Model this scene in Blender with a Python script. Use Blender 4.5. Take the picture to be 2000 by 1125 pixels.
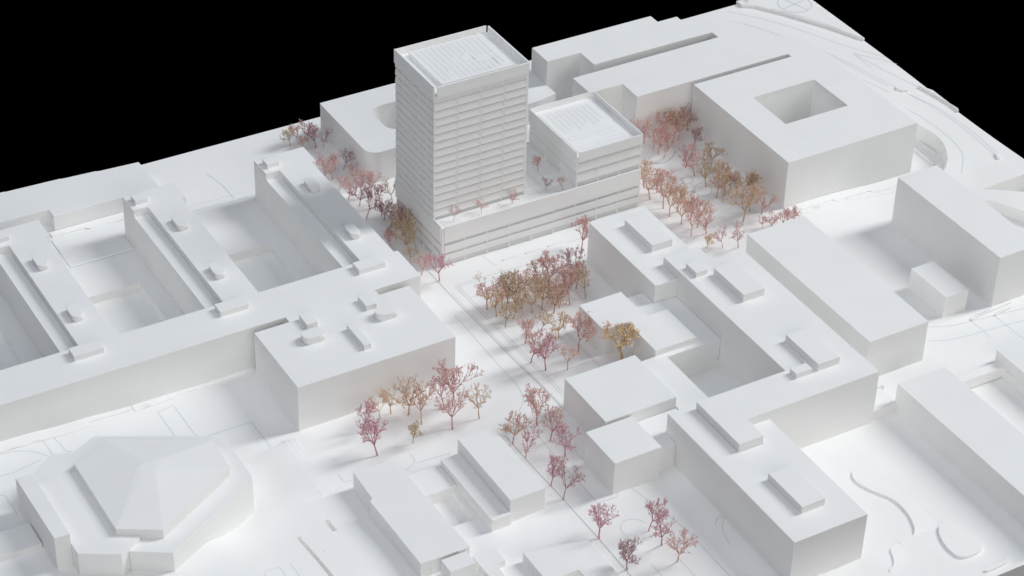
import bpy, bmesh, math, random
from mathutils import Matrix, Vector
from mathutils.geometry import delaunay_2d_cdt

for o in list(bpy.data.objects): bpy.data.objects.remove(o)
scene = bpy.context.scene
COL = scene.collection
MM = 0.001                      # every length below is in millimetres of the real model

# ------------------------------------------------------------------ camera
cam_d = bpy.data.cameras.new("camera"); cam = bpy.data.objects.new("camera", cam_d); COL.objects.link(cam)
cam_d.sensor_width = 36.0; cam_d.lens = 82.2763; cam_d.clip_start = 0.05; cam_d.clip_end = 50
Rw = Matrix([[0.866829, -0.498036, 0.023838], [-0.274279, -0.516216, -0.811352], [0.416388, 0.696765, -0.584072]])              # rows: right, down, forward
cam.matrix_world = Matrix.Translation(Vector([-0.99933, -1.67224, 1.40177])) @ Matrix((Rw[0], -Rw[1], -Rw[2])).transposed().to_4x4()
scene.camera = cam
cam_d.dof.use_dof = True; cam_d.dof.focus_distance = 2.42; cam_d.dof.aperture_fstop = 32

# ------------------------------------------------------------------ world, lamps, exposure
world = bpy.data.worlds.new("World"); scene.world = world; world.use_nodes = True
bg = world.node_tree.nodes["Background"]; bg.inputs[0].default_value = (0, 0, 0, 1); bg.inputs[1].default_value = 0.0

def area(name, loc, target, size, power, col):
    d = bpy.data.lights.new(name, 'AREA'); d.shape = 'RECTANGLE' if isinstance(size, tuple) else 'DISK'
    if isinstance(size, tuple): d.size, d.size_y = size
    else: d.size = size
    d.energy = power; d.color = col
    o = bpy.data.objects.new(name, d); COL.objects.link(o)
    v = Vector(target) - Vector(loc)
    o.location = loc; o.rotation_euler = v.to_track_quat('-Z', 'Y').to_euler()
    return o
area("key_softbox", (5.9, -0.75, 5.5), (0, -0.05, 0.0), (1.2, 4.2), 440, (0.95, 0.978, 1.0))
area("overhead_fill", (-0.4, 0.3, 3.6), (0, 0.0, 0), (4.6, 3.8), 52, (0.79, 0.87, 1.0))  # added bluish fill from above, in place of ambient light
area("front_fill", (-0.5, -4.6, 1.9), (0, 0, 0), (5.0, 2.6), 74, (0.99, 0.985, 0.97))  # added fill for the front walls that the key only grazes
area("left_fill", (-3.4, -0.9, 1.9), (-0.2, 0, 0), (1.8, 1.8), 17, (0.85, 0.90, 1.0))  # added cool fill, brightens the left-facing walls

scene.view_settings.view_transform = 'Standard'; scene.view_settings.look = 'None'
scene.view_settings.exposure = 0.0; scene.view_settings.gamma = 1.0; scene.view_settings.use_curve_mapping = False
scene.cycles.max_bounces = 10; scene.cycles.diffuse_bounces = 7

# ------------------------------------------------------------------ materials
def white(name, col, rough=0.75, mottling=0.02, grain=0.00006, nscale=25.0, spec=0.25):
    m = bpy.data.materials.new(name); m.use_nodes = True
    nt = m.node_tree; b = nt.nodes["Principled BSDF"]
    tc = nt.nodes.new('ShaderNodeTexCoord')
    n1 = nt.nodes.new('ShaderNodeTexNoise'); n1.inputs['Scale'].default_value = nscale; n1.inputs['Detail'].default_value = 5
    nt.links.new(tc.outputs['Object'], n1.inputs['Vector'])
    mp = nt.nodes.new('ShaderNodeMapRange'); mp.inputs['From Min'].default_value = 0.3; mp.inputs['From Max'].default_value = 0.7
    mp.inputs['To Min'].default_value = 1 - mottling; mp.inputs['To Max'].default_value = 1 + mottling * 0.5
    nt.links.new(n1.outputs['Fac'], mp.inputs['Value'])
    mx = nt.nodes.new('ShaderNodeMix'); mx.data_type = 'RGBA'; mx.blend_type = 'MULTIPLY'; mx.inputs[0].default_value = 1.0
    mx.inputs[6].default_value = (*col, 1); nt.links.new(mp.outputs['Result'], mx.inputs[7])
    nt.links.new(mx.outputs[2], b.inputs['Base Color'])
    b.inputs['Roughness'].default_value = rough; b.inputs['Specular IOR Level'].default_value = spec
    n2 = nt.nodes.new('ShaderNodeTexNoise'); n2.inputs['Scale'].default_value = 900; n2.inputs['Detail'].default_value = 3
    nt.links.new(tc.outputs['Object'], n2.inputs['Vector'])
    bp = nt.nodes.new('ShaderNodeBump'); bp.inputs['Strength'].default_value = 0.35; bp.inputs['Distance'].default_value = grain
    nt.links.new(n2.outputs['Fac'], bp.inputs['Height']); nt.links.new(bp.outputs['Normal'], b.inputs['Normal'])
    return m
M_BLOCK = white("sanded_white_polystyrene", (0.885, 0.88, 0.862), 0.7)
M_BASE = white("white_lacquered_board", (0.92, 0.912, 0.892), 0.65, 0.012)
M_PAPER = white("off_white_card", (0.905, 0.90, 0.885), 0.7)
M_RECESS_SHADE = white("recess_shade_grey", (0.64, 0.645, 0.64), 0.55)  # tower core: shade of the facade gaps put into a darker grey
M_PALE = white("frosted_window_strip", (0.76, 0.765, 0.76), 0.55)
M_LINE = white("engraved_line_shadow", (0.48, 0.48, 0.48), 0.9)
M_LINE2 = white("fine_engraved_line", (0.62, 0.63, 0.635), 0.9)
M_SPECK = white("dust_speck", (0.6, 0.6, 0.61), 0.9)

def tree_mat(name, a, b, c2=None, cream=(0.88, 0.80, 0.72)):
    """dried blossom: dark and light buds, and patches that drift towards a second hue"""
    m = bpy.data.materials.new(name); m.use_nodes = True
    nt = m.node_tree; p = nt.nodes["Principled BSDF"]
    tc = nt.nodes.new('ShaderNodeTexCoord'); oi = nt.nodes.new('ShaderNodeObjectInfo')
    mu = nt.nodes.new('ShaderNodeMath'); mu.operation = 'MULTIPLY'; mu.inputs[1].default_value = 37.0
    nt.links.new(oi.outputs['Random'], mu.inputs[0])
    ad = nt.nodes.new('ShaderNodeVectorMath'); ad.operation = 'ADD'
    nt.links.new(tc.outputs['Object'], ad.inputs[0]); nt.links.new(mu.outputs[0], ad.inputs[1])
    n = nt.nodes.new('ShaderNodeTexNoise'); n.inputs['Scale'].default_value = 34; n.inputs['Detail'].default_value = 1
    nt.links.new(ad.outputs[0], n.inputs['Vector'])
    r = nt.nodes.new('ShaderNodeValToRGB'); e = r.color_ramp.elements
    e[0].position = 0.34; e[1].position = 0.56; e[0].color = (*a, 1); e[1].color = (*b, 1)
    k = e.new(0.70); k.color = (*cream, 1)
    nt.links.new(n.outputs['Fac'], r.inputs['Fac']); out = r.outputs['Color']
    if c2:
        n2 = nt.nodes.new('ShaderNodeTexNoise'); n2.inputs['Scale'].default_value = 3.2; n2.inputs['Detail'].default_value = 0
        nt.links.new(ad.outputs[0], n2.inputs['Vector'])
        mr = nt.nodes.new('ShaderNodeMapRange'); mr.inputs['From Min'].default_value = .46; mr.inputs['From Max'].default_value = .64; mr.inputs['To Max'].default_value = .8
        nt.links.new(n2.outputs['Fac'], mr.inputs['Value'])
        mx = nt.nodes.new('ShaderNodeMix'); mx.data_type = 'RGBA'; mx.inputs[7].default_value = (*c2, 1)
        nt.links.new(mr.outputs['Result'], mx.inputs[0]); nt.links.new(out, mx.inputs[6]); out = mx.outputs[2]
    nt.links.new(out, p.inputs['Base Color'])
    p.inputs['Roughness'].default_value = 0.85; p.inputs['Specular IOR Level'].default_value = 0.1
    return m
TC = {
 'pink':    ((0.60, 0.30, 0.30), (0.82, 0.54, 0.53), (0.78, 0.55, 0.40)),
 'magenta': ((0.44, 0.13, 0.21), (0.74, 0.38, 0.43), (0.74, 0.44, 0.46)),
 'mauve':   ((0.31, 0.14, 0.17), (0.60, 0.36, 0.38), (0.62, 0.40, 0.38)),
 'rose':    ((0.54, 0.22, 0.20), (0.80, 0.50, 0.47), (0.78, 0.57, 0.47)),
 'tan':     ((0.46, 0.29, 0.15), (0.76, 0.57, 0.38), (0.78, 0.52, 0.45)),
 'olive':   ((0.36, 0.24, 0.11), (0.66, 0.49, 0.29), (0.72, 0.54, 0.36)),
 'gold':    ((0.54, 0.33, 0.13), (0.80, 0.58, 0.34), (0.80, 0.52, 0.40)),
 'brown':   ((0.42, 0.21, 0.14), (0.72, 0.49, 0.36), (0.74, 0.44, 0.40)),
 'peach':   ((0.60, 0.33, 0.21), (0.84, 0.60, 0.46), (0.80, 0.52, 0.48)),
}
def soft(q, k=0.2, g=1.13):      # dusty, faded version of a colour
    m = (q[0] + q[1] + q[2]) / 3
    return tuple(min(.92, (c * (1 - k) + m * k) * g) for c in q)
TM = {k: tree_mat(k + "_dried_blossom", *(soft(q) for q in v)) for k, v in TC.items()}
WM = {k: tree_mat(k + "_dried_stem", tuple(c * 0.85 for c in v[0]), tuple(c * 0.82 for c in v[1]), None, tuple(c * 0.8 for c in v[1])) for k, v in TC.items()}

# ------------------------------------------------------------------ helpers
def link(name, me, mats, parent=None):
    o = bpy.data.objects.new(name, me); COL.objects.link(o)
    if mats is not None and not me.materials:
        for m in (mats if isinstance(mats, (list, tuple)) else [mats]): me.materials.append(m)
    if parent is not None: o.parent = parent
    return o
def tag(o, label, cat, group=None):
    o["label"] = label; o["category"] = cat
    if group: o["group"] = group
    return o
def empty(name, label, cat, loc=(0, 0, 0), group=None):
    o = bpy.data.objects.new(name, None); o.empty_display_size = 0.01; COL.objects.link(o)
    o.location = [c * MM for c in loc]; return tag(o, label, cat, group)
def struct(o): o["kind"] = "structure"; return o

def rounded(poly, radii, seg=8):
    """polygon with its corners rounded; radii: one number or one per corner"""
    n = len(poly); out = []
    if not isinstance(radii, (list, tuple)): radii = [radii] * n
    for i in range(n):
        p = Vector(poly[i]); r = radii[i]
        if r <= 0: out.append(tuple(p)); continue
        a = (Vector(poly[i - 1]) - p).normalized(); b = (Vector(poly[(i + 1) % n]) - p).normalized()
        ang = a.angle(b); t = r / math.tan(ang / 2); c = p + (a + b).normalized() * (r / math.sin(ang / 2))
        s = p + a * t; e = p + b * t
        a0 = math.atan2(s.y - c.y, s.x - c.x); a1 = math.atan2(e.y - c.y, e.x - c.x)
        d = (a1 - a0 + math.pi) % (2 * math.pi) - math.pi
        for k in range(seg + 1):
            th = a0 + d * k / seg; out.append((c.x + r * math.cos(th), c.y + r * math.sin(th)))
    return out
def rect(x0, y0, x1, y1): return [(x0, y0), (x1, y0), (x1, y1), (x0, y1)]
def capsule(cx, cy, w, l, along='y', seg=10):
    r = w / 2; h = l / 2 - r; pts = []
    for k in range(seg + 1):
        t = math.pi * k / seg; pts.append((r * math.cos(t), h + r * math.sin(t)))
    for k in range(seg + 1):
        t = math.pi + math.pi * k / seg; pts.append((r * math.cos(t), -h + r * math.sin(t)))
    if along == 'x': pts = [(y, -x) for x, y in pts]
    return [(cx + x, cy + y) for x, y in pts]
def area2(p): return sum(p[i - 1][0] * p[i][1] - p[i][0] * p[i - 1][1] for i in range(len(p)))

def prism_bm(poly, z0, z1, bevel=0.3, holes=(), smooth_wall=False):
    if area2(poly) < 0: poly = poly[::-1]
    bm = bmesh.new()
    loops = [poly] + [h if area2(h) < 0 else h[::-1] for h in holes]
    vs, es = [], []
    for lp in loops:
        k = len(vs); n = len(lp); vs += [Vector(p) for p in lp]; es += [(k + i, k + (i + 1) % n) for i in range(n)]
    v2, _, faces, _, _, _ = delaunay_2d_cdt(vs, es, [], 1 if not holes else 2, 1e-5) if False else (None,) * 6
    rows = []
    for lp in loops:
        lo = [bm.verts.new((x * MM, y * MM, z0 * MM)) for x, y in lp]; hi = [bm.verts.new((x * MM, y * MM, z1 * MM)) for x, y in lp]
        n = len(lp)
        for i in range(n):
            f = bm.faces.new((lo[i], lo[(i + 1) % n], hi[(i + 1) % n], hi[i]))
        rows.append((lo, hi))
    if not holes:
        bm.faces.new(rows[0][1]); bm.faces.new(rows[0][0][::-1])
    else:
        for k, flip in ((1, False), (0, True)):
            ed = []
            for r in rows:
                n = len(r[k])
                for i in range(n):
                    e = bm.edges.get((r[k][i], r[k][(i + 1) % n])); ed.append(e)
            bmesh.ops.triangle_fill(bm, use_beauty=True, edges=ed, normal=(0, 0, -1 if flip else 1))
    bm.normal_update()
    if bevel:
        es = [e for e in bm.edges if len(e.link_faces) == 2 and e.calc_face_angle(0) > 0.5 and not all(abs(v.co.z - z0 * MM) < 1e-7 for v in e.verts)]
        bmesh.ops.bevel(bm, geom=es, offset=bevel * MM, segments=2, profile=0.5, affect='EDGES', clamp_overlap=True)
    if smooth_wall:
        for f in bm.faces:
            if abs(f.normal.z) < 0.9: f.smooth = True
    return bm
def done(bm, name):
    bmesh.ops.recalc_face_normals(bm, faces=bm.faces[:])
    me = bpy.data.meshes.new(name); bm.to_mesh(me); bm.free(); return me
def prism(name, poly, z0, z1, mat=None, parent=None, bevel=0.3, holes=(), smooth=False):
    return link(name, done(prism_bm(poly, z0, z1, bevel, holes, smooth), name), mat or M_BLOCK, parent)
def box(name, x0, y0, z0, x1, y1, z1, mat=None, parent=None, bevel=0.2):
    return prism(name, rect(x0, y0, x1, y1), z0, z1, mat, parent, bevel)

# ------------------------------------------------------------------ the ground board
CPTS = [(-44, 66, 0), (60, 66, -1), (195, 66, 0), (91, 0, 0), (18, -146, 6), (-58, -198, 7), (-80, -325, 4), (-30, -325, 3), (-10, -312, 3), (-124, -106, 2), (-180, -106, 0), (-292, -106, 0), (-292, -8, 4), (-330, -1, 2), (-375, -1, 4), (-420, -1, 4), (-465, -1, 7), (-547, -1, 10), (-620, -1, 11), (-545, -193, 12), (-510, -215, 12), (-475, -235, 12), (-372, -180, -8), (-282, -200, -5), (-200, -312, -2), (-143, -312, 0), (68, -503, 0), (195, -350, -1), (225, -350, 0), (298, -298, 0), (417, -91, 0), (417, -258, 0), (333, -9, 1), (500, -15, -5), (-163, 272, 0), (-313, 272, 0), (-41, 250, 0), (-570, -300, 10), (-300, -400, -5), (0, -560, 0), (600, 300, 0), (600, -150, 0), (-400, 380, 0), (200, 300, 0), (-460, 180, 0), (-620, 120, 4), (-180, -200, 0), (-180, 180, 0), (-330, 180, 0), (-60, -450, 2), (-150, -450, 0)]
def gz(x, y):
    n = 0.0; d = 1e-4
    for a, b, c in CPTS:
        w = 1e6 / ((x - a) ** 2 + (y - b) ** 2 + 900.0) ** 2; n += w * c; d += w
    return n / d
BOARD = [(-760, -578), (632, -578), (632, 392), (470, 390), (-380, 392), (-760, 394)]
PITS = {   # sunken courts: outline, floor level
 'court_two': (rect(-259, 50, -184.5, 188.8), -10),
 'court_one': (rect(-409, 50, -333.2, 187), -10),
 'court_zero': (rect(-558, 50, -482, 187), -10),
 'courtyard_right': (rect(54.5, -306, 117, -205.5), -5),
 'pavilion_court': (rect(-230, -291.5, -206.5, -248.5), -9),
 'ramp_long': ([(-357, -233.5), (-353.5, -234), (-351, -312), (-355, -312.5)], -8),
 'ramp_short': ([(-325.5, -226), (-321, -226), (-320.5, -243), (-325, -243.5)], -8),
 'garden_court': (rect(282, -576.5, 360.5, -344), -11),
 'ramp_curve': ([(500, 60), (540, 110), (573.7, 84.3), (575.5, 64.7), (578, 50), (579, 36), (577.4, 24), (574, 14), (569.4, 5.3), (560.7, -8.2), (547.5, -21.4), (536.3, -28.8), (512, -36), (500, -20)], -26),
 'underpass': ([(553.6, -79), (631, -79.5), (631, -140), (600, -118), (575, -98)], -24),
 'underpass_low': ([(536, -95), (545, -104), (556, -124), (580, -175), (602, -262), (470, -262), (470, -130)], -14),
}
def inside(p, poly):
    x, y = p; c = False; n = len(poly)
    for i in range(n):
        (x0, y0), (x1, y1) = poly[i - 1], poly[i]
        if (y0 > y) != (y1 > y) and x < (x1 - x0) * (y - y0) / (y1 - y0) + x0: c = not c
    return c
def resample(poly, step):
    out = []
    n = len(poly)
    for i in range(n):
        a = Vector(poly[i]); b = Vector(poly[(i + 1) % n]); k = max(1, int((b - a).length / step))
        out += [tuple(a.lerp(b, j / k)) for j in range(k)]
    return out
def ground():
    vs, es = [], []
    def loop(p):
        k = len(vs); n = len(p); vs.extend(Vector(q) for q in p); es.extend((k + i, k + (i + 1) % n) for i in range(n))
    loop(resample(BOARD, 14))
    pits = [resample(p[0], 10) for p in PITS.values()]
    for p in pits: loop(p)
    for i in range(-75, 63):
        for j in range(-57, 39):
            q = (i * 10 + 3.3, j * 10 + 2.1)
            if inside(q, BOARD): vs.append(Vector(q))
    v2, _, fs, _, _, _ = delaunay_2d_cdt(vs, es, [], 0, 1e-4)
    bm = bmesh.new()
    bv = [bm.verts.new((v.x * MM, v.y * MM, gz(v.x, v.y) * MM)) for v in v2]
    for f in fs:
        c = sum((v2[i] for i in f), Vector((0, 0))) / len(f)
        if not inside(c, BOARD) or any(inside(c, p[0]) for p in PITS.values()): continue
        g = bm.faces.new([bv[i] for i in f]); g.smooth = True
    bm.normal_update()
    for f in bm.faces:
        if f.normal.z < 0: f.normal_flip()
    bmesh.ops.delete(bm, geom=[v for v in bm.verts if not v.link_faces], context='VERTS')
    me = bpy.data.meshes.new("ground"); bm.to_mesh(me); bm.free()
    return struct(link("ground", me, M_BASE))
GROUND = ground()
# sides of the board and the walls and floors of the sunken courts
def curtain(name, poly, zb, mat, parent, floor=None):
    bm = bmesh.new(); p = resample(poly, 10); n = len(p)
    up = [bm.verts.new((x * MM, y * MM, gz(x, y) * MM)) for x, y in p]; lo = [bm.verts.new((x * MM, y * MM, zb * MM)) for x, y in p]
    for i in range(n): bm.faces.new((up[i], up[(i + 1) % n], lo[(i + 1) % n], lo[i]))
    if floor:
        bm.faces.new(lo)
    bm.normal_update()
    me = bpy.data.meshes.new(name); bm.to_mesh(me); bm.free()
    return link(name, me, mat, parent)
curtain("board_edge", BOARD, -34, M_BASE, GROUND)
bmx = bmesh.new(); bmx.faces.new([bmx.verts.new((x * MM, y * MM, -0.034)) for x, y in BOARD]); me = bpy.data.meshes.new("board_underside"); bmx.to_mesh(me); bmx.free()
link("board_underside", me, M_BASE, GROUND)
for a, c in (((574.6, 66), (577.5, 14)), ((561, 52), (560, 12))):
    d = (Vector(c) - Vector(a)).normalized(); n = Vector((-d.y, d.x)) * 1.2
    prism("ramp_kerb", [tuple(Vector(a) + n), tuple(Vector(a) - n), tuple(Vector(c) - n), tuple(Vector(c) + n)], -26, -23.4, M_BASE, GROUND)
for k, (p, z) in PITS.items(): curtain("sunken_court", p, z, M_BASE, GROUND, True)

def ribbon(pts, w, dz=0.12, closed=False, zf=None):
    """bmesh strip following the ground"""
    P = []
    n = len(pts)
    for i in range(n - (0 if closed else 1)):
        a = Vector(pts[i]); b = Vector(pts[(i + 1) % n]); k = max(1, int((b - a).length / 6))
        P += [a.lerp(b, j / k) for j in range(k)]
    if not closed: P.append(Vector(pts[-1]))
    bm = bmesh.new(); rows = []; m = len(P)
    for i, p in enumerate(P):
        q = P[(i + 1) % m] if closed or i < m - 1 else p; r = P[i - 1] if closed or i else p
        t = (q - r).normalized(); s = Vector((-t.y, t.x)) * w / 2
        row = []
        for sg in (1, -1):
            v = p + s * sg; z = (zf if zf is not None else gz(v.x, v.y)) + dz
            row.append(bm.verts.new((v.x * MM, v.y * MM, z * MM)))
        rows.append(row)
    for i in range(m if closed else m - 1):
        a, b = rows[i], rows[(i + 1) % m]; bm.faces.new((a[0], a[1], b[1], b[0]))
    bm.normal_update()
    for f in bm.faces:
        if f.normal.z < 0: f.normal_flip()
    me = bpy.data.meshes.new("line"); bm.to_mesh(me); bm.free(); return me
def smooth_line(pts, it=2):
    for _ in range(it):
        out = [pts[0]]
        for a, b in zip(pts, pts[1:]):
            out += [(a[0] * .75 + b[0] * .25, a[1] * .75 + b[1] * .25), (a[0] * .25 + b[0] * .75, a[1] * .25 + b[1] * .75)]
        pts = out + [pts[-1]]
    return pts
LINES = [
 ([(-61.80, 70), (-61.60, -20), (-60.20, -200)], 0.70, False, 'd', 0.00),
 ([(-58.90, 20), (-58.90, -196)], 0.55, False, 'f', 0.00),
 ([(-50, 30), (-50, -185)], 0.60, False, 'f', 0.00),
 ([(-47, 30), (-47, -183)], 0.60, False, 'f', 0.00),
 ([(5, 35), (5, -165)], 0.60, False, 'f', 0.00),
 ([(7.50, 35), (7.50, -160)], 0.55, False, 'f', 0.00),
 ([(52, -20), (52, -98)], 0.55, False, 'f', 0.00),
 ([(54.50, -20), (54.50, -98)], 0.55, False, 'f', 0.00),
 ([(-50, 31.50), (60, 29)], 0.50, False, 'f', 0.00),
 ([(-47, 28), (-20, 27)], 0.50, False, 'f', 0.00),
 ([(-47, 5), (5, 5)], 0.45, False, 'f', 0.00),
 ([(-47, -60), (5, -60)], 0.45, False, 'f', 0.00),
 ([(-47, -150), (5, -150)], 0.45, False, 'f', 0.00),
 ([(-75, -15), (-76, -40), (-77.80, -115), (-78, -145), (-82, -163), (-88, -175), (-98, -184)], 0.55, True, 'f', 0.00),
 ([(-126, -205), (-125, -260), (-123.40, -300), (-123.60, -425), (-123.60, -470)], 0.70, False, 'd', 0.00),
 ([(-100, -205), (-100, -328)], 0.55, False, 'f', 0.00),
 ([(-62, -328), (-48, -400), (-47.80, -520)], 0.60, False, 'f', 0.00),
 ([(-100, -420), (-100, -500)], 0.50, False, 'f', 0.00),
 ([(-80, -232), (-80, -275)], 0.50, False, 'f', 0.00),
 ([(-75, -420), (-75, -500)], 0.50, False, 'f', 0.00),
 ([(-76.80, -326.10), (-80.30, -332.50), (-99.40, -330.70)], 0.50, False, 'f', 0.00),
 ([(-76.40, -373.10), (-81.40, -364.80), (-90.60, -361.60), (-98.60, -366.20), (-101.10, -372.60), (-100.30, -378.60)], 0.50, True, 'f', 0.00),
 ([(-118.80, -194.60), (-123.30, -203.20), (-125.60, -213.20), (-125.90, -220.30)], 0.50, True, 'f', 0.00),
 ([(-84.00, -212.10), (-91.80, -207.50), (-98.60, -207.50), (-102.80, -214.80), (-101.30, -226.90)], 0.50, True, 'f', 0.00),
 ([(-22.10, -405.50), (-16.10, -399.40), (-9.80, -396.20), (-9.80, -402.80), (-15.80, -407.50), (-20.40, -415.60), (-25.30, -434.00)], 0.50, True, 'f', 0.00),
 ([(15, 48), (35, 48)], 0.50, False, 'f', 0.00),
 ([(17.20, 49), (15, 48), (17.20, 47)], 0.80, False, 'd', 0.00),
 ([(43, 48), (63, 48)], 0.50, False, 'f', 0.00),
 ([(45.20, 49), (43, 48), (45.20, 47)], 0.80, False, 'd', 0.00),
 ([(70, 48), (90, 48)], 0.50, False, 'f', 0.00),
 ([(72.20, 49), (70, 48), (72.20, 47)], 0.80, False, 'd', 0.00),
 ([(2, 64), (4, 44), (8, 44)], 0.50, False, 'f', 0.00),
 ([(92, 44), (120, 44), (120, 30)], 0.50, False, 'f', 0.00),
 ([(-25, 22), (100, 20)], 0.40, False, 'f', 0.00),
 ([(-551.80, -13.30), (-531.30, -12.60), (-511.90, -12.90), (-510.90, -23.70), (-511.00, -39.60)], 0.55, False, 'f', 0.00),
 ([(-492.50, -42.30), (-498.00, -38.90), (-499.10, -24.00), (-500.20, -22.40), (-500.10, -10.80), (-419.30, -7.00)], 0.55, False, 'f', 0.00),
 ([(-399.40, -62.80), (-399.60, -21.80), (-382.60, -19.50), (-381.70, -67.00), (-378.30, -73.20), (-372.70, -74.70), (-326.50, -73.80)], 0.55, False, 'f', 0.00),
 ([(-326.50, -73.80), (-325.20, -119.30), (-308.50, -120.30)], 0.55, False, 'f', 0.00),
 ([(-573.10, -72.20), (-569.20, -75.00), (-568.60, -104.80)], 0.55, False, 'f', 0.00),
 ([(-553.40, -17.60), (-537.50, -20.30), (-523.70, -28.40), (-515.80, -38.90)], 0.45, True, 'f', 0.00),
 ([(-564.00, -46.90), (-551.10, -48.10), (-522.60, -41.40)], 0.50, False, 'f', 0.00),
 ([(-389.80, -269.10), (-390.00, -283.40)], 0.50, False, 'f', 0.00),
 ([(-378.90, -268.30), (-379.00, -287.40)], 0.50, False, 'f', 0.00),
 ([(-406.20, -274.30), (-406.30, -278.00)], 0.50, False, 'f', 0.00),
 ([(-405.50, -272.70), (-390.00, -269.70)], 0.40, False, 'f', 0.00),
 ([(-285.90, -174.70), (-285.20, -187.10), (-277.70, -188.10)], 0.50, False, 'f', 0.00),
 ([(-215.60, -183.00), (-215.20, -197.60), (-229.70, -202.10)], 0.50, True, 'f', 0.00),
 ([(-215.80, -198.80), (-181.80, -202.00), (-184.70, -203.60)], 0.55, False, 'f', 0.00),
 ([(-385, 244), (-315, 244)], 0.80, False, 'f', 0.00),
 ([(-382, 280), (-316, 278)], 0.50, False, 'f', 0.00),
 ([(-382, 292), (-316, 290)], 0.60, False, 'f', 0.00),
 ([(-250, 282), (-166, 279)], 0.60, False, 'f', 0.00),
 ([(-250, 292), (-166, 290)], 0.40, False, 'f', 0.00),
 ([(-371.40, 307.30), (-370.40, 288.80), (-374.10, 279.30), (-386.30, 273.60)], 0.60, True, 'f', 0.00),
 ([(-189.30, 343.10), (-182.30, 313.30), (-182.60, 284.30)], 0.70, True, 'f', 0.00),
 ([(525.30, 380.70), (548.10, 353.50), (569.70, 318.40), (592.80, 270.10), (607.70, 237.00), (632.20, 198.70)], 0.60, True, 'f', 0.00),
 ([(504.00, 373.00), (519.50, 355.40), (538.90, 323.70), (571.00, 252.80)], 0.60, True, 'f', 0.00),
 ([(501.40, 369.10), (526.00, 338.10), (547.00, 296.00), (564.30, 254.60)], 0.60, True, 'f', 0.00),
 ([(487.40, 348.40), (500.10, 326.90), (510.50, 302.40)], 0.60, False, 'f', 0.00),
 ([(535.00, 275.80), (544.10, 253.50)], 0.50, False, 'f', 0.00),
 ([(573.90, 244.20), (586.30, 198.90), (599.60, 140.80)], 0.60, True, 'f', 0.00),
 ([(574.50, 229.40), (582.40, 193.70), (593.40, 144.70)], 0.60, True, 'f', 0.00),
 ([(600.60, 187.50), (601.60, 225.70), (610.60, 176.40), (624.10, 128.30)], 0.60, False, 'f', 0.00),
 ([(601.60, 225.70), (624.80, 195.20), (633.40, 180.70)], 0.60, False, 'f', 0.00),
 ([(603.60, 123.80), (613.70, 85.70), (616.10, 31.80), (610.00, -29.50)], 0.60, True, 'f', 0.00),
 ([(605.60, 119.00), (617.50, 81.80), (620.80, 29.10), (614.30, -28.30)], 0.60, True, 'f', 0.00),
 ([(574.80, 171.30), (586.30, 135.30)], 0.60, False, 'f', 0.00),
 ([(572.81, 356.32), (600.53, 313.50), (618.33, 274.04)], 0.50, True, 'f', 4.30),
 ([(626.34, 351.83), (626.03, 355.48), (625.08, 359.01), (623.53, 362.33), (621.43, 365.33), (618.84, 367.92), (615.84, 370.02), (612.53, 371.56), (608.99, 372.51), (605.34, 372.83), (601.70, 372.51), (598.16, 371.56), (594.84, 370.02), (591.85, 367.92), (589.26, 365.33), (587.16, 362.33), (585.61, 359.01), (584.66, 355.48), (584.34, 351.83), (584.66, 348.18), (585.61, 344.65), (587.16, 341.33), (589.26, 338.33), (591.85, 335.74), (594.84, 333.64), (598.16, 332.10), (601.70, 331.15), (605.34, 330.83), (608.99, 331.15), (612.53, 332.10), (615.84, 333.64), (618.84, 335.74), (621.43, 338.33), (623.53, 341.33), (625.08, 344.65), (626.03, 348.18), (626.34, 351.83)], 0.80, False, 'f', 4.30),
 ([(585.34, 347.83), (625.34, 355.83)], 0.80, False, 'f', 4.30),
 ([(611.34, 331.83), (599.34, 371.83)], 0.80, False, 'f', 4.30),
 ([(337.80, -256.00), (353.10, -263.10), (368.20, -267.00), (416.10, -272.50), (444.60, -277.00)], 0.55, True, 'f', 0.00),
 ([(323.50, -274.30), (335.80, -281.50), (357.10, -286.00), (402.20, -289.30), (431.10, -293.10)], 0.55, True, 'f', 0.00),
 ([(383.20, -267.60), (383.10, -288.50), (381.90, -300.30)], 0.50, False, 'f', 0.00),
 ([(410.00, -271.30), (410.10, -298.70), (410.50, -317.60)], 0.50, False, 'f', 0.00),
 ([(277.30, 83.30), (275.30, 81.00), (272.80, 79.40), (270.30, 78.80), (268.20, 79.30), (266.70, 80.80), (266.10, 83.10), (266.40, 85.80), (267.80, 88.60), (269.80, 90.90), (272.30, 92.50), (274.80, 93.10), (277.00, 92.60), (278.50, 91.10), (279.10, 88.80), (278.70, 86.10), (277.30, 83.30)], 0.70, False, 'f', 0.00),
 ([(284.30, 56.20), (280.70, 52.10), (276.40, 49.40), (272.10, 48.40), (268.30, 49.30), (265.70, 52.00), (264.70, 55.90), (265.30, 60.70), (267.60, 65.50), (271.20, 69.60), (275.50, 72.30), (279.90, 73.40), (283.70, 72.50), (286.40, 69.80), (287.40, 65.80), (286.70, 61.00), (284.30, 56.20)], 0.70, False, 'f', 0.00),
 ([(263.80, 74.10), (262.00, 72.10), (259.90, 70.70), (257.70, 70.20), (255.80, 70.60), (254.50, 71.90), (253.90, 73.90), (254.20, 76.30), (255.40, 78.70), (257.20, 80.80), (259.30, 82.20), (261.50, 82.70), (263.40, 82.30), (264.80, 80.90), (265.30, 78.90), (265.00, 76.50), (263.80, 74.10)], 0.70, False, 'f', 0.00),
 ([(249.30, 141.90), (255.40, 131.90), (266.90, 125.80), (282.10, 131.40), (293.30, 142.60)], 1.60, True, 'f', 0.00),
 ([(267.80, 115.30), (265.60, 103.10), (265.80, 83.00), (258.30, 67.30)], 0.60, True, 'f', 0.00),
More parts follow.
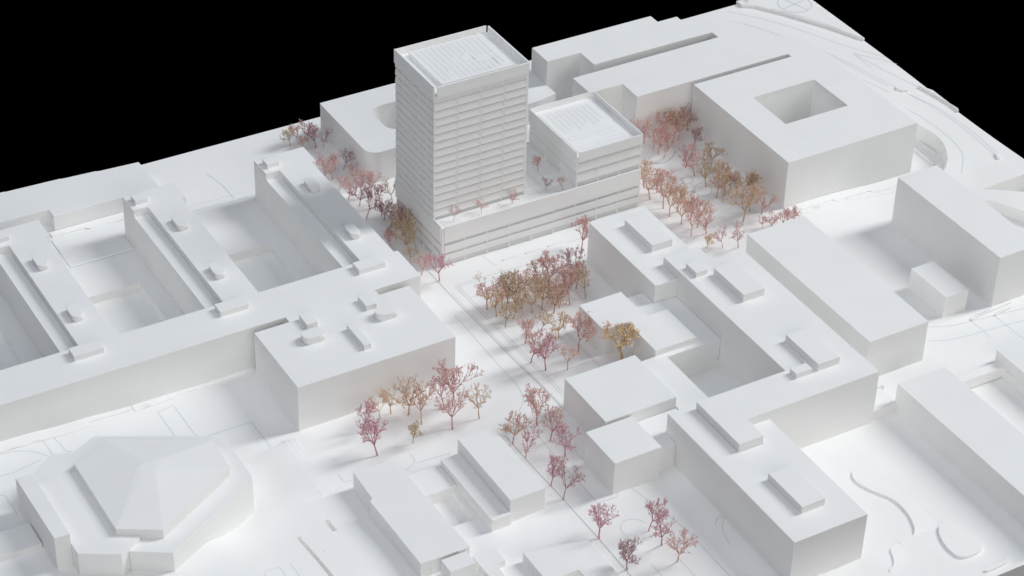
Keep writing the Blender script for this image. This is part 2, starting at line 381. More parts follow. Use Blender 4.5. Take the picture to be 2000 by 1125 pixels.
 ([(584, 96), (589, 67), (590, 33), (585, -1), (575, -18), (555, -39)], 0.70, True, 'f', 0.00),
]
for pts, w, sm, mk, dz in LINES:
    link("engraved_line", ribbon(smooth_line(pts) if sm else pts, w, 0.12 + dz), {'d': M_LINE, 'f': M_LINE2}[mk], GROUND)
# thin raised layers of the ground
def layer(poly, th, parent=GROUND, name="ground_layer", sm=False, mat=None, edge=None, fall=40.0):
    backp = None if edge is None else [edge[-1]] + poly[len(edge):] + [edge[0]]
    def hgt(x, y):
        if edge is None: return gz(x, y) + th
        best = 1e9; k = 0
        for i, (a, b) in enumerate(edge):
            d = math.hypot(a - x, b - y)
            if d < best: best = d; k = i
        bnd = min(((Vector((x, y)) - Vector(P0)).length + (Vector((x, y)) - Vector(P1)).length - (Vector(P0) - Vector(P1)).length) for P0, P1 in zip(backp, backp[1:]))
        if bnd < 0.02: return gz(x, y) - 0.6
        u = k / (len(edge) - 1); tap = min(1.0, u / 0.12, (1 - u) / 0.12)
        return gz(x, y) - 0.4 + (th + 0.4) * max(0.0, 1 - (best / fall) ** 1.5) * tap
    if sm:
        for _ in range(3):
            n = len(poly); poly = [q for i in range(n) for q in ((poly[i][0] * .75 + poly[(i + 1) % n][0] * .25, poly[i][1] * .75 + poly[(i + 1) % n][1] * .25), (poly[i][0] * .25 + poly[(i + 1) % n][0] * .75, poly[i][1] * .25 + poly[(i + 1) % n][1] * .75))]
    if area2(poly) < 0: poly = poly[::-1]
    p = resample(poly, 6); n = len(p); bm = bmesh.new()
    vs = [Vector(q) for q in p]; es = [(i, (i + 1) % n) for i in range(n)]
    xs = [q[0] for q in p]; ys = [q[1] for q in p]
    x = min(xs) + 6
    while x < max(xs):
        y = min(ys) + 6
        while y < max(ys):
            if inside((x, y), poly): vs.append(Vector((x, y)))
            y += 14
        x += 14
    v2, _, fs, orig, _, _ = delaunay_2d_cdt(vs, es, [], 0, 1e-4)
    top = [bm.verts.new((v.x * MM, v.y * MM, hgt(v.x, v.y) * MM)) for v in v2]
    for f in fs:
        c = sum((v2[i] for i in f), Vector((0, 0))) / len(f)
        if inside(c, poly): bm.faces.new([top[i] for i in f]).smooth = True
    lo = [bm.verts.new((x * MM, y * MM, (gz(x, y) - 1.5) * MM)) for x, y in p]
    t2 = [bm.verts.new((x * MM, y * MM, hgt(x, y) * MM)) for x, y in p]
    for i in range(n): bm.faces.new((lo[i], lo[(i + 1) % n], t2[(i + 1) % n], t2[i]))
    bm.normal_update()
    for f in bm.faces:
        if abs(f.normal.z) > 0.7 and f.normal.z < 0: f.normal_flip()
    bmesh.ops.delete(bm, geom=[v for v in bm.verts if not v.link_faces], context='VERTS')
    me = bpy.data.meshes.new(name); bm.to_mesh(me); bm.free()
    return link(name, me, mat or M_BASE, parent)
LAYERS = [
 ([(271.80, 10.80), (266.00, 3.70), (259.40, -1.90), (252.70, -5.50), (246.40, -6.70), (241.20, -5.40), (237.50, -1.80), (235.90, 3.90), (236.30, 11.00), (238.80, 19.00), (243.10, 27.00), (248.90, 34.20), (255.50, 40.00), (262.40, 43.80), (268.80, 45.00), (274.10, 43.70), (277.70, 40.00), (279.40, 34.20), (278.90, 26.90), (276.30, 18.80)], 0.90, False),
 ([(545.50, 392), (546, 381), (560, 372), (583, 338), (610, 290), (631.50, 243), (631.60, 391.50)], 4.20, False),
 ([(623.30, 127.20), (628.90, 99.30), (632.90, 65.50), (631.40, 62), (631.40, 110)], 3.60, False),
 ([(157.50, -499.40), (171.90, -507.10), (176.90, -528.20), (175.30, -542.90), (164.20, -548.80), (145.70, -546.60), (143.30, -531.00), (147.70, -513.50)], 2.60, True),
 ([(153.40, -567.70), (161.80, -566.70), (178.90, -567.40), (185.40, -562.80), (184.30, -567.50), (179.30, -570.10), (157.80, -571.60)], 2.00, True),
 ([(-418, -1.20), (-418, -12), (-375, -10), (-375, -7), (-330, -6), (-330, -1.20)], 0.60, False),
 ([(-640, -1.20), (-640, -18), (-480, -16), (-463, -14), (-463, -1.20)], 0.70, False),
 ([(332, -12), (332, -24), (390, -22), (390, -26), (440, -24), (440, -28), (500, -27), (505, -12)], 0.90, False),
 ([(332, -24), (332, -36), (416, -34), (500, -38), (500, -27)], 0.45, False),
 ([(-381, 312.80), (-300, 312.80), (-300, 300), (-340, 300), (-345, 304), (-381, 304)], 1.60, False),
 ([(-384, 300), (-384, 246), (-314.50, 246), (-314.50, 270), (-314, 300)], 0.90, False),
 ([(599.70, 139.60), (601.50, 136.40), (607.70, 126.20), (606.50, 124.60), (600.80, 128.20), (597.00, 135.20)], 2.60, False),
 ([(610.10, -29.00), (612.90, -29.60), (608.80, -40.80), (605.80, -38.90)], 2.60, False),
 ([(383.40, -265.60), (440.80, -259.90), (439.40, -263.40), (383.50, -268.20)], 1.80, False),
 ([(409.70, -271.60), (434.00, -268.10), (433.20, -270.50), (410.00, -273.80)], 1.80, False),
]
for poly, th, sm in LAYERS: layer(poly, th, sm=sm)
for edge, back, th, fall in [
 ([(133.50, -401.20), (126.00, -413.80), (131.10, -432.60), (143.20, -452.80), (142.50, -474.90), (135.70, -494.20), (129.20, -499.80)], [(150, -505), (215, -480), (218, -380), (150, -372)], 2.40, 20.00),
 ([(114.30, -502.60), (98.70, -503.90), (93.50, -518.30), (87.40, -525.60), (79.90, -526.80)], [(100, -562), (150, -562), (170, -520)], 1.80, 12.00),
 ([(-301.00, -112), (-301.00, -130), (-301.00, -180), (-301.00, -197)], [(-361.00, -197), (-361.00, -112)], 0.80, 45.00),
 ([(-306.00, -112), (-306.00, -130), (-306.00, -180), (-306.00, -197)], [(-366.00, -197), (-366.00, -112)], 1.60, 45.00),
 ([(-311.00, -112), (-311.00, -130), (-311.00, -180), (-311.00, -197)], [(-371.00, -197), (-371.00, -112)], 2.40, 45.00),
]:
    e = smooth_line(edge); layer(e + back, th, edge=e, fall=fall)
for x, y in [(-30.90, -397.40), (-344.50, -264.80), (-295.40, -36.90), (215.40, -28.70), (-178.90, -174.00), (-130.30, -298.90), (506.00, 290.10)]:
    sp = bmesh.new(); bmesh.ops.create_icosphere(sp, subdivisions=1, radius=0.55 * MM)
    o = link("dust_speck", done(sp, "dust_speck"), M_SPECK, GROUND); o.location = (x * MM, y * MM, (gz(x, y) + 0.1) * MM); o.scale.z = 0.4

# ------------------------------------------------------------------ high-rise with podium and annex
T = empty("high_rise_building", "tall white tower with slatted facade on a wide podium beside a lower block", "building", (75, 115, 0))
T_off = Vector((75, 115, 0)) * MM
def part(o, parent):
    """parent keeping world coordinates"""
    o.parent = parent
    w = parent.location.copy(); p = parent.parent
    while p is not None: w += p.location; p = p.parent
    o.location -= w
    return o
def pbox(name, par, *a, **k): return part(box(name, *a, **k), par)
def shared(name, me, mat, parent, loc, rotz=0):
    o = link(name, me, mat); o.location = [c * MM for c in loc]; o.rotation_euler.z = rotz; return part(o, parent) if parent else o

def lap_panel(w, h, t=0.9, lean=1.1):
    """a facade strip whose foot stands proud, as wide as w, facing -y, origin at its lower left back"""
    bm = bmesh.new()
    c = [(0.0, 0), (-(t + lean), 0), (-t * 0.75, h), (0.0, h)]
    a = [bm.verts.new((0.15 * MM, y * MM, z * MM)) for y, z in c]; b = [bm.verts.new(((w - 0.15) * MM, y * MM, z * MM)) for y, z in c]
    bm.faces.new(a); bm.faces.new(b[::-1])
    for i in range(4): bm.faces.new((a[i], b[i], b[(i + 1) % 4], a[(i + 1) % 4]))
    return done(bm, "facade_panel")

PITCH = 9.105
tower = part(box("tower", -44.6, 85.4, 40, 61.2, 168, 199.5, M_RECESS_SHADE), T)
# front facade: four bays of fifteen strips
pm = lap_panel(26.2, 7.5, 0.9, 0.75); zb = [179.0 - PITCH * i for i in range(15)]
for i in range(15):
    for c in range(4): shared("facade_panel", pm, M_PAPER, tower, (-45.0 + c * 26.75, 85.4, zb[i]))
# the core's painted-in recess shade shows dark between strips
for c in range(5): pbox("mullion", tower, -46.2 + c * 26.75, 83.9, 49, -45.2 + c * 26.75, 85.5, 196, M_PAPER, None, 0.1)
pl = lap_panel(16.3, 7.1, 1.0, 0.35)
for i in range(16):
    for c in range(5): shared("facade_panel", pl, M_PAPER, tower, (-44.6, 169.0 - c * 16.75, 187.0 - PITCH * i), -math.pi / 2)
for c in range(1, 5): pbox("mullion", tower, -45.75, 168.7 - c * 16.75, 42, -44.5, 169.25 - c * 16.75, 191, M_PAPER, None, 0.1)
pbox("facade_band", tower, -44.6, 84.7, 187.2, 61.2, 85.5, 196, M_PAPER, None, 0.1)
pbox("corner_post", tower, -46.4, 84.1, 40, -45.0, 85.6, 196, M_PAPER, None, 0.1)
pbox("corner_post", tower, 61.6, 84.2, 47, 62.9, 86.0, 196, M_PAPER, None, 0.1)
# parapet boards, open at the corners
pbox("parapet", tower, -43.4, 82.7, 194.6, 62.4, 84.4, 206.8, M_PAPER)
pbox("parapet", tower, -46.8, 84.6, 191.5, -45.1, 169.6, 207.2, M_PAPER)
pbox("parapet", tower, -45.0, 168.2, 190, 60.4, 169.4, 207.0, M_PAPER)
pbox("parapet", tower, 61.3, 85.6, 190, 63.1, 167.2, 207.0, M_PAPER)
pbox("roof_slab", tower, -45.0, 84.5, 197.6, 61.3, 168.0, 199.6, M_PAPER)
tray = pbox("roof_tray", tower, -33.6, 90.8, 199.6, 49.4, 163.0, 203.6, M_PAPER)
rng = random.Random(3)
def roof_line(par, x0, y0, x1, y1, z, w=0.28):
    o = link("roof_groove", ribbon([(x0, y0), (x1, y1)], w, 0.06, False, z), M_LINE2); return part(o, par)
for k in range(13):
    x = -28.5 + k * 5.85
    for d in (0, 1.5):
        a, b = 94.0, 160.0
        if k < 5:
            roof_line(tower, x + d, a + (18 if k == 2 and d else 0), x + d, b, 203.6)
        elif k < 9:
            roof_line(tower, x + d, b - 24 - (k % 2) * 5, x + d, b, 203.6); roof_line(tower, x + d, a, x + d, a + 22 + (k % 3) * 4, 203.6)
            if k in (6, 8): roof_line(tower, x + d, 119, x + d, 132, 203.6)
        else:
            roof_line(tower, x + d, 126 if k < 11 else 100, x + d, b, 203.6)
            if k < 12: roof_line(tower, x + d, a, x + d, 112, 203.6)
for x0, y0, x1, y1 in ((6, 119, 14, 119), (6, 132, 14, 132), (20, 112, 42, 112), (22, 126, 44, 126), (-18, 112, -14, 112), (8, 98, 30, 98)):
    roof_line(tower, x0, y0, x1, y1, 203.6)

podium = part(box("podium", -43.2, 69.4, -3, 192.6, 167.5, 44.6, M_PAPER), T)
pbox("terrace_slab", podium, -44.6, 67.2, 44.6, 194.0, 168.2, 46.8, M_PAPER)
# facade bands
pbox("parapet_band", podium, -43.1, 65.5, 29.4, 195.4, 66.9, 49.2, M_PAPER)
pbox("parapet_band", podium, -46.6, 68.6, 28.6, -45.2, 168.6, 49.6, M_PAPER)
pbox("parapet_band", podium, 194.4, 68.0, 29.0, 195.7, 168.4, 49.0, M_PAPER)
pbox("parapet_band", podium, -45.6, 168.7, 29.0, 195.0, 170.0, 48.0, M_PAPER)
for z0, z1 in ((16.6, 25.4), (6.6, 13.2)):
    pbox("facade_band", podium, -43.0, 66.0, z0, 194.4, 68.0, z1, M_PAPER)
    pbox("facade_band", podium, -45.6, 68.4, z0, -44.0, 168.0, z1, M_PAPER)
    pbox("facade_band", podium, 193.2, 68.4, z0, 194.9, 168.0, z1, M_PAPER)
for z0, z1 in ((25.4, 29.4), (13.2, 16.6), (-3, 6.6)):
    pbox("glazing_strip", podium, -42.6, 67.6, z0, 192.4, 69.6, z1, M_PALE, None, 0)
    pbox("glazing_strip", podium, -44.0, 70.0, z0, -43.0, 167.0, z1, M_PALE, None, 0)
pbox("corner_post", podium, -45.9, 66.2, -3, -43.3, 68.2, 46.5, M_PAPER, None, 0.15)
for c in range(1, 10):
    x = -45.8 + c * 26.7
    pbox("column", podium, x, 66.3, -3, x + 1.1, 67.7, 29.6, M_PAPER, None, 0.1)
for c in range(6):
    y = 70 + c * 19; pbox("column", podium, -45.2, y, -3, -43.9, y + 1.1, 29, M_PAPER, None, 0.1)
for k in range(9):   # paving grooves on the terrace
    x = -40 + k * 17
    roof_line(podium, x, 68.5, x + rng.uniform(-1, 1), 83, 46.8); roof_line(podium, x + 3, 74 + (k % 3) * 3, x + 15, 74 + (k % 3) * 3, 46.8)
for k in range(5):
    roof_line(podium, 66 + k * 10, 72, 66 + k * 10, 150, 46.8); roof_line(podium, 66, 80 + k * 14, 112, 80 + k * 14 + (k % 2) * 3, 46.8)

annex = part(box("annex", 116.2, 68.6, 44, 193.4, 164, 84.2, M_PAPER), T)
am = lap_panel(25.6, 9.2, 0.9, 0.9)
for i, z in enumerate((67.6, 55.0)):
    for c in range(3): shared("facade_panel", am, M_PAPER, annex, (116.4 + c * 26.0, 68.6, z))
al = lap_panel(31.5, 9.2, 0.9, 0.7)
for z in (67.2, 54.8):
    for c in range(3): shared("facade_panel", al, M_PAPER, annex, (116.2, 164 - c * 32.0, z), -math.pi / 2)
for c in range(4): pbox("mullion", annex, 115.6 + c * 26.1, 67.2, 46, 116.6 + c * 26.1, 68.7, 84, M_PAPER, None, 0.1)
for c in range(4): pbox("mullion", annex, 114.9, 67.8 + c * 32.1, 46, 116.3, 68.8 + c * 32.1, 84, M_PAPER, None, 0.1)
for c in range(4): pbox("glazing_strip", annex, 116.0, 68.2, (64.4, 77.0, 47, 80)[c], 193.2, 68.7, (67.5, 80.0, 54.9, 84)[c], M_PALE, None, 0)
pbox("parapet", annex, 116.6, 66.0, 80.2, 195.4, 67.2, 92.3, M_PAPER)
pbox("parapet", annex, 113.9, 67.4, 76.4, 115.1, 166.0, 92.3, M_PAPER)
pbox("parapet", annex, 115.6, 165.4, 76, 193.6, 166.6, 92.3, M_PAPER)
pbox("parapet", annex, 194.4, 67.6, 76, 195.6, 164.6, 92.3, M_PAPER)
pbox("roof_slab", annex, 115.2, 67.4, 84.2, 194.3, 165.3, 85.6, M_PAPER)
pbox("roof_slab", annex, 121.5, 73.5, 85.6, 188, 161, 86.4, M_PAPER)
for k in range(9):
    x = 128 + k * 6.2
    for d in (0, 1.7): roof_line(annex, x + d, 112 + (k % 3) * 5, x + d, 156, 86.4)
for (x0, y0, x1, y1) in ((126, 78, 150, 78), (126, 84, 150, 84), (156, 80, 182, 80), (156, 86, 182, 86), (126, 104, 150, 104), (126, 98, 150, 98), (158, 94, 182, 94), (158, 101, 182, 101), (126, 78, 126, 84), (150, 78, 150, 84), (182, 80, 182, 86), (158, 94, 158, 101), (126, 98, 126, 104)):
    roof_line(annex, x0, y0, x1, y1, 86.4)

# ------------------------------------------------------------------ the surrounding buildings
def building(name, label, cat="building", loc=(0, 0, 0), group=None): return empty(name, label, cat, loc, group)
def add(par, name, poly, z0, z1, **k): return part(prism(name, poly, z0, z1, **k), par)

# comb-shaped building on the left
B = building("comb_building", "long white building on the left with three finger wings and a front block", "building", (-280, 40, 0))
body = [(-760, -1), (-254.8, -1), (-254.8, -9.8), (-292, -9.8), (-292, -106), (-124.6, -106), (-124.6, -10.6), (-158, -10.6), (-158, -1), (-106.5, -1), (-106.5, 48)]
for w in (0, 1, 2):
    d = -149.4 * w
    body += [(-111 + d, 48.4), (-111 + d, 238), (-105.8 + d, 238), (-105.8 + d, 268.6), (-164 + d, 268.6), (-164 + d, 238.4), (-148.2 + d, 238.4), (-148.2 + d, 48.4)]
body += [(-760, 48.4)]
main = add(B, "building_body", body, -12, 52, bevel=0.25)
for w in range(3):
    d = -149.4 * w
    add(B, "lower_roof_strip", rect(-164 + d, 48.6, -148.3 + d, 238.2), -2, 44.3)
    add(B, "roof_box", [(-160.8 + d, 28), (-131 + d, 28), (-131 + d, 40), (-134 + d, 47.5), (-151 + d, 47.5), (-151 + d, 43.6), (-160.8 + d, 43.6)] if False else [(-160.5 + d, 28), (-130.6 + d, 28), (-130.6 + d, 42.6), (-150.8 + d, 42.6), (-160.5 + d, 42.6)], 52, 58.2)
    add(B, "roof_box", rect(-158.5 + d, 246, -144.6 + d, 258.4), 52, 57.6)
    add(B, "rounded_roof_box", capsule(-132.6 + d, 191.8, 11.2, 22.5), 52, 58.3, smooth=True)
    add(B, "rounded_roof_box", capsule(-133.6 + d, 96.4, 11.2, 22.5), 52, 58.3, smooth=True)
add(B, "roof_box", rect(-245, -29, -233.4, -11.2), 52, 57.8)
add(B, "roof_box", rect(-181.2, -29.2, -169.9, -10.4), 52, 58)
add(B, "roof_box", rect(-211.9, -84.4, -203.8, -47.2), 52, 58.2)
add(B, "rounded_roof_box", capsule(-246.8, -45.4, 14.5, 23, 'x'), 52, 60, smooth=True)
add(B, "rounded_roof_box", capsule(-168.2, -44.6, 14.5, 23, 'x'), 52, 60, smooth=True)

# low strip building behind it, at the back edge of the board
b = prism("strip_building", [(-760, 328), (-374.5, 328), (-374.5, 313.4), (-254.5, 313.4), (-255.5, 370), (-300, 373), (-304, 374.6), (-338, 377), (-344, 378.4), (-403, 381.2), (-403, 382), (-760, 400)], -6, 19.6)
tag(b, "low white strip building along the back edge behind the left wings", "building")

# rounded building behind the tower
b = prism("rounded_building", rounded([(-41, 361.8), (-41, 240), (75, 240), (75, 361.8)], [1.5, 15, 15, 22], 10), -6, 38,
          holes=[rounded([(1, 272), (1, 326), (52, 326), (52, 272)], 16, 8)], bevel=0.25)
tag(b, "white block with rounded corners and rounded courtyard behind the tower", "building")
b = prism("low_building", [(120, 262), (186, 266), (212.5, 271), (212.5, 336), (120, 336)], -6, 28.6)
tag(b, "low flat white building between the tower and the back blocks", "building")

# long blocks at the back right
b = prism("courtyard_building", [(331.6, -11.6), (505, -11.6), (505, 190), (478, 222), (462, 250), (446, 286), (400, 300), (400, 310.6), (373.4, 310.6), (373.4, 326), (212, 326), (212, 291), (255.4, 291), (255.4, 260.8), (416, 260.8), (416, 247.6), (218.5, 246.2), (218.5, 209.5), (261.2, 209.5), (261.2, 178.6), (465.6, 178.6), (465.6, 171.6), (331.6, 171.6)], -10, 60, holes=[rect(374.6, 54, 458.6, 117.4)])
tag(b, "huge white block at the back right with square courtyard hole and two stepped fingers", "building")
prism("courtyard_floor", rect(373, 52, 460, 119), -8, 1, M_BASE, GROUND)

# right side
b = prism("tall_slab_building", rect(417.2, -420, 469, -90.4), -8, 61) if False else prism("tall_slab_building", rect(417.2, -258.6, 469, -90.4), -8, 61)
tag(b, "tall white slab at the right edge with long shaded side", "building")
b = prism("small_block", rect(361, -249.8, 390.2, -192.5), -6, 25)
tag(b, "small white box building at the foot of the tall right slab", "building")
b = prism("long_block", rect(226.6, -297, 298.2, -88.6), -6, 48)
tag(b, "plain long white block between the winged building and the small box", "building")
b = building("low_wing_building", "low long white wing at the lower right edge with a small link", "building", (253, -460, 0))
add(b, "wing", rect(224.6, -576, 281.4, -346.5), -12, 32)
add(b, "link_block", rect(193.4, -349.6, 224.8, -323), -4, 10.5)
add(b, "low_wall", rect(193.4, -323, 229.5, -320.5), -4, 12.5)
b = prism("low_block", rect(361, -577, 440, -332), -12, 13.4)
tag(b, "low flat white block cut by the right edge beyond the sunken court", "building")
b = prism("retaining_ledge", rect(281.6, -346, 361, -336), -10, 2.4, M_BASE)
tag(b, "narrow white ledge bridging the sunken court at the right", "ledge")

# winged building with raised storey
W = building("winged_building", "large white winged building with raised upper storey and rooftop boxes", "building", (80, -250, 0))
add(W, "lower_wing", [(91.2, -124.4), (117.2, -124.4), (117.2, -98), (117.4, -97.6), (157.8, -97.6), (157.8, 2.4), (91.2, 2.4)], -6, 51)
add(W, "upper_storey", [(117.2, -98.2), (158, -98.2), (158, -124.6), (195.2, -124.6), (195.2, -351.4), (44.2, -351.4), (44.2, -378.3), (17.2, -378.3), (17.2, -308.4), (117.2, -308.4)], -8, 61)
add(W, "front_wing", [(-9, -301), (17, -301), (17, -378.6), (44.5, -378.6), (44.5, -351.6), (69.5, -351.6), (69.5, -502), (-9, -502)], -12, 52)
for r, z0, z1 in (((119.4, -73.8, 144.2, -21.2), 51, 59.6), ((143.7, -199.7, 169, -147.6), 61, 70), ((126, -143.6, 139.4, -125), 61, 67), ((143.3, -324, 168.6, -271.2), 61, 69.4), ((118.2, -324, 136.4, -313.9), 61, 67.2), ((18.1, -474.2, 43.2, -422.4), 52, 59.8)):
    add(W, "roof_box", rect(*r), z0, z1)
# pavilion with plinth
V = building("pavilion_building", "stepped white pavilion on a low plinth beside the tree grove", "building", (60, -150, 0))
add(V, "plinth", [(60, -104.5), (90.8, -104.5), (90.8, -124.8), (116.8, -124.8), (116.8, -205), (54.4, -205), (54.4, -300.6), (20, -300.6), (20, -199), (44.8, -199), (44.8, -190), (68, -190)], -8, 30)
add(V, "pavilion_roof_block", [(17.8, -100.6), (66.6, -100.6), (66.6, -146.8), (91.4, -146.8), (91.4, -199.4), (44.6, -199.4), (44.6, -147), (17.8, -147)], -4, 37)
b = prism("square_block", rect(-59, -274, 19.6, -200.6), -4, 42)
tag(b, "flat square white block in the middle, in front of the golden tree", "building")
b = building("cube_building", "white cube building linked to the winged building by a low block", "building", (-55, -300, 0))
add(b, "cube", rect(-82, -327.4, -31.6, -276.5), -4, 40.4)
add(b, "link_block", [(-31.4, -318), (-9.2, -318), (-9.2, -300.8), (19.8, -300.8), (19.8, -274.4), (-31.4, -274.4)], -4, 29)

# lower centre
b = building("bar_building", "low white bar building at the bottom centre with notched left side", "building", (-262, -270, 0))
add(b, "bar", [(-282, -199.2), (-241.4, -201), (-241.2, -222), (-239.6, -222), (-236.6, -336.6), (-248.6, -338), (-248.6, -337), (-274, -337), (-274, -336.5), (-285.4, -336.5), (-286.6, -241.5), (-283, -239)], -14, 14.4)
add(b, "end_block", rect(-267.4, -357.4, -242, -340), -14, 14)
b = building("step_building", "white two-level bar building right of the bottom centre bar", "building", (-170, -260, 0))
add(b, "high_bar", rect(-181.2, -311.2, -144.6, -213.4), -8, 25)
add(b, "low_bar", rect(-201.4, -314, -181.3, -217.6), -10, 11.5)
b = prism("terrace_block", rect(-239, -249, -201.6, -216), -14, 4.6); tag(b, "low terrace block between the bottom centre bar and the two-level bar", "terrace")
b = prism("flat_slab", [(-197, -361.6), (-137.4, -373), (-137.4, -460), (-197, -460)], -6, 9.4, holes=[rect(-186, -440, -165, -403.4)])
tag(b, "flat white slab with a square opening at the bottom edge", "building")
b = prism("small_slab", [(-236, -340.4), (-213, -340.4), (-213, -359.2), (-223, -359.2), (-223, -380), (-236, -380)], -12, 5.6)
tag(b, "small flat white slab beside the end of the bottom centre bar", "building")

# hexagonal hall at the lower left
Hh = building("hexagonal_hall", "white hexagonal hall with faceted roof at the lower left", "building", (-455, -150, 0))
def sh(p, k): return p
add(Hh, "lower_tier", [(-508.4, -221.7), (-476, -241.6), (-374, -182.4), (-372.8, -121), (-382, -113.4), (-383, -112), (-476.8, -61.8), (-503.9, -74.8), (-495, -100), (-495, -209)], -16, 33.6)
add(Hh, "side_tier", [(-549.4, -207), (-517, -225.8), (-494.6, -213.4), (-494.6, -99.4), (-505, -77), (-521.5, -71.5), (-547, -90), (-549.6, -194)], -4, 36.8)
add(Hh, "side_wing", [(-565, -100.2), (-549.8, -102.4), (-549.6, -192.2), (-563.6, -191.4)], -4, 48)
add(Hh, "low_wing", rect(-720, -158.5, -565.2, -127), -4, 17)
def hexroof():
    bm = bmesh.new(); z0, ze, za = 33.6, 43.6, 50.5
    ring = [(-476, -220.8), (-511.2, -200), (-510.7, -100.8), (-474, -82), (-388.6, -129.2), (-391, -171.8)]
    apex = [(-453.4, -150.6), (-463.0, -147.4), (-466, -141), (-457.5, -136.6), (-450.5, -140), (-449, -146.5)]
    lo = [bm.verts.new((x * MM, y * MM, (z0 - 1) * MM)) for x, y in ring]; ev = [bm.verts.new((x * MM, y * MM, ze * MM)) for x, y in ring]
    tp = [bm.verts.new((x * MM, y * MM, za * MM)) for x, y in apex]
    for i in range(6):
        j = (i + 1) % 6; bm.faces.new((lo[i], lo[j], ev[j], ev[i])); bm.faces.new((ev[i], ev[j], tp[j], tp[i]))
    bm.faces.new(tp)
    return done(bm, "faceted_roof")
part(link("faceted_roof", hexroof(), M_BLOCK), Hh)

# ------------------------------------------------------------------ trees: sprigs of dried blossom
def sprig(seed, width=0.38, lean=0.0):
    """unit-height sprig: returns (stem mesh, blossom mesh)"""
    r = random.Random(seed); stem = bmesh.new(); blo = bmesh.new()
    def tube(a, b, ra, rb, n=4):
        d = (b - a)
        if d.length < 1e-6: return
        q = d.to_track_quat('Z', 'Y'); A, Bv = [], []
        for k in range(n):
            t = 2 * math.pi * k / n; v = Vector((math.cos(t), math.sin(t), 0))
            A.append(stem.verts.new(a + q @ (v * ra))); Bv.append(stem.verts.new(b + q @ (v * rb)))
        for k in range(n): stem.faces.new((A[k], A[(k + 1) % n], Bv[(k + 1) % n], Bv[k]))
    def bud(p, s):
        q = Vector((r.uniform(-1, 1), r.uniform(-1, 1), r.uniform(-1, 1))).normalized().to_track_quat('Z', 'Y')
        k = [Vector(v) for v in ((1, 0, 0), (0, 1, 0), (-1, 0, 0), (0, -1, 0), (0, 0, 1.3), (0, 0, -1.0))]
        vs = [blo.verts.new(p + q @ (v * s * r.uniform(.7, 1.25))) for v in k]
        for a in range(4):
            blo.faces.new((vs[a], vs[(a + 1) % 4], vs[4])); blo.faces.new((vs[(a + 1) % 4], vs[a], vs[5]))
    def spray(q, d, n, lo=.02, hi=.05):
        for _ in range(n):
            side = (d * .7 + Vector((r.uniform(-1, 1), r.uniform(-1, 1), r.uniform(-.4, .8)))).normalized()
            f = q + side * r.uniform(lo, hi); tube(q, f, .0040, .0026, 3)
            for _ in range(r.choice((1, 2, 2, 3))):
                bud(f + Vector((r.gauss(0, .013), r.gauss(0, .013), r.gauss(0, .013))), r.uniform(.0062, .0118))
    def grow(p, d, ln, rad, lev):
        steps = 3; q = p
        for s in range(steps):
            d = (d + Vector((r.gauss(0, .13), r.gauss(0, .13), 0.09))).normalized()
            e = q + d * ln / steps; tube(q, e, rad * (1 - .3 * s / steps), rad * (1 - .3 * (s + 1) / steps), 5 if lev < 1 else 3); q = e
            if lev >= 1 and r.random() < .8: spray(q, d, 1, .02, .065)
            if lev in (1, 2) and s and r.random() < .65:
                u = d.orthogonal().normalized(); u.rotate(Matrix.Rotation(r.uniform(0, 6.28), 3, d))
                grow(q, (d * .7 + u * r.uniform(.6, 1.0)).normalized(), ln * r.uniform(.35, .6), rad * .45, 3)
        if lev >= 3:
            spray(q, d, r.choice((2, 3, 3))); return
        n = (r.choice((5, 6)), r.choice((2, 3)), 2)[lev]; a0 = r.uniform(0, 6.28)
        for k in range(n):
            t = a0 + 6.283 * k / n + r.uniform(-.4, .4); sp = (r.uniform(.3, 1.35), r.uniform(.4, .8), r.uniform(.4, .85))[lev]
            u = d.orthogonal().normalized(); u.rotate(Matrix.Rotation(t, 3, d))
            grow(q, (d + u * sp).normalized(), ln * (r.uniform(.75, 1.15), r.uniform(.6, .85), r.uniform(.5, .75))[lev], rad * .6, lev + 1)
    grow(Vector((0, 0, 0)), Vector((r.uniform(-.1, .1), r.uniform(-.1, .1), 1)).normalized(), r.uniform(.20, .27), .0175, 0)
    zs = sorted(v.co.z for v in blo.verts); s = 1.0 / zs[-1]
    rad = sorted(math.hypot(v.co.x, v.co.y) for v in blo.verts); w = width / rad[int(len(rad) * .96)]
    for m in (stem, blo):
        for v in m.verts: v.co = Vector((v.co.x * w, v.co.y * w, v.co.z * s))
    return done(stem, "stem"), done(blo, "blossom")
SPRIGS = [sprig(11 + i * 7, (.41, .36, .44, .40, .35, .43, .38, .45)[i % 8]) for i in range(14)]
for a, c in SPRIGS: a.materials.append(None); c.materials.append(None)
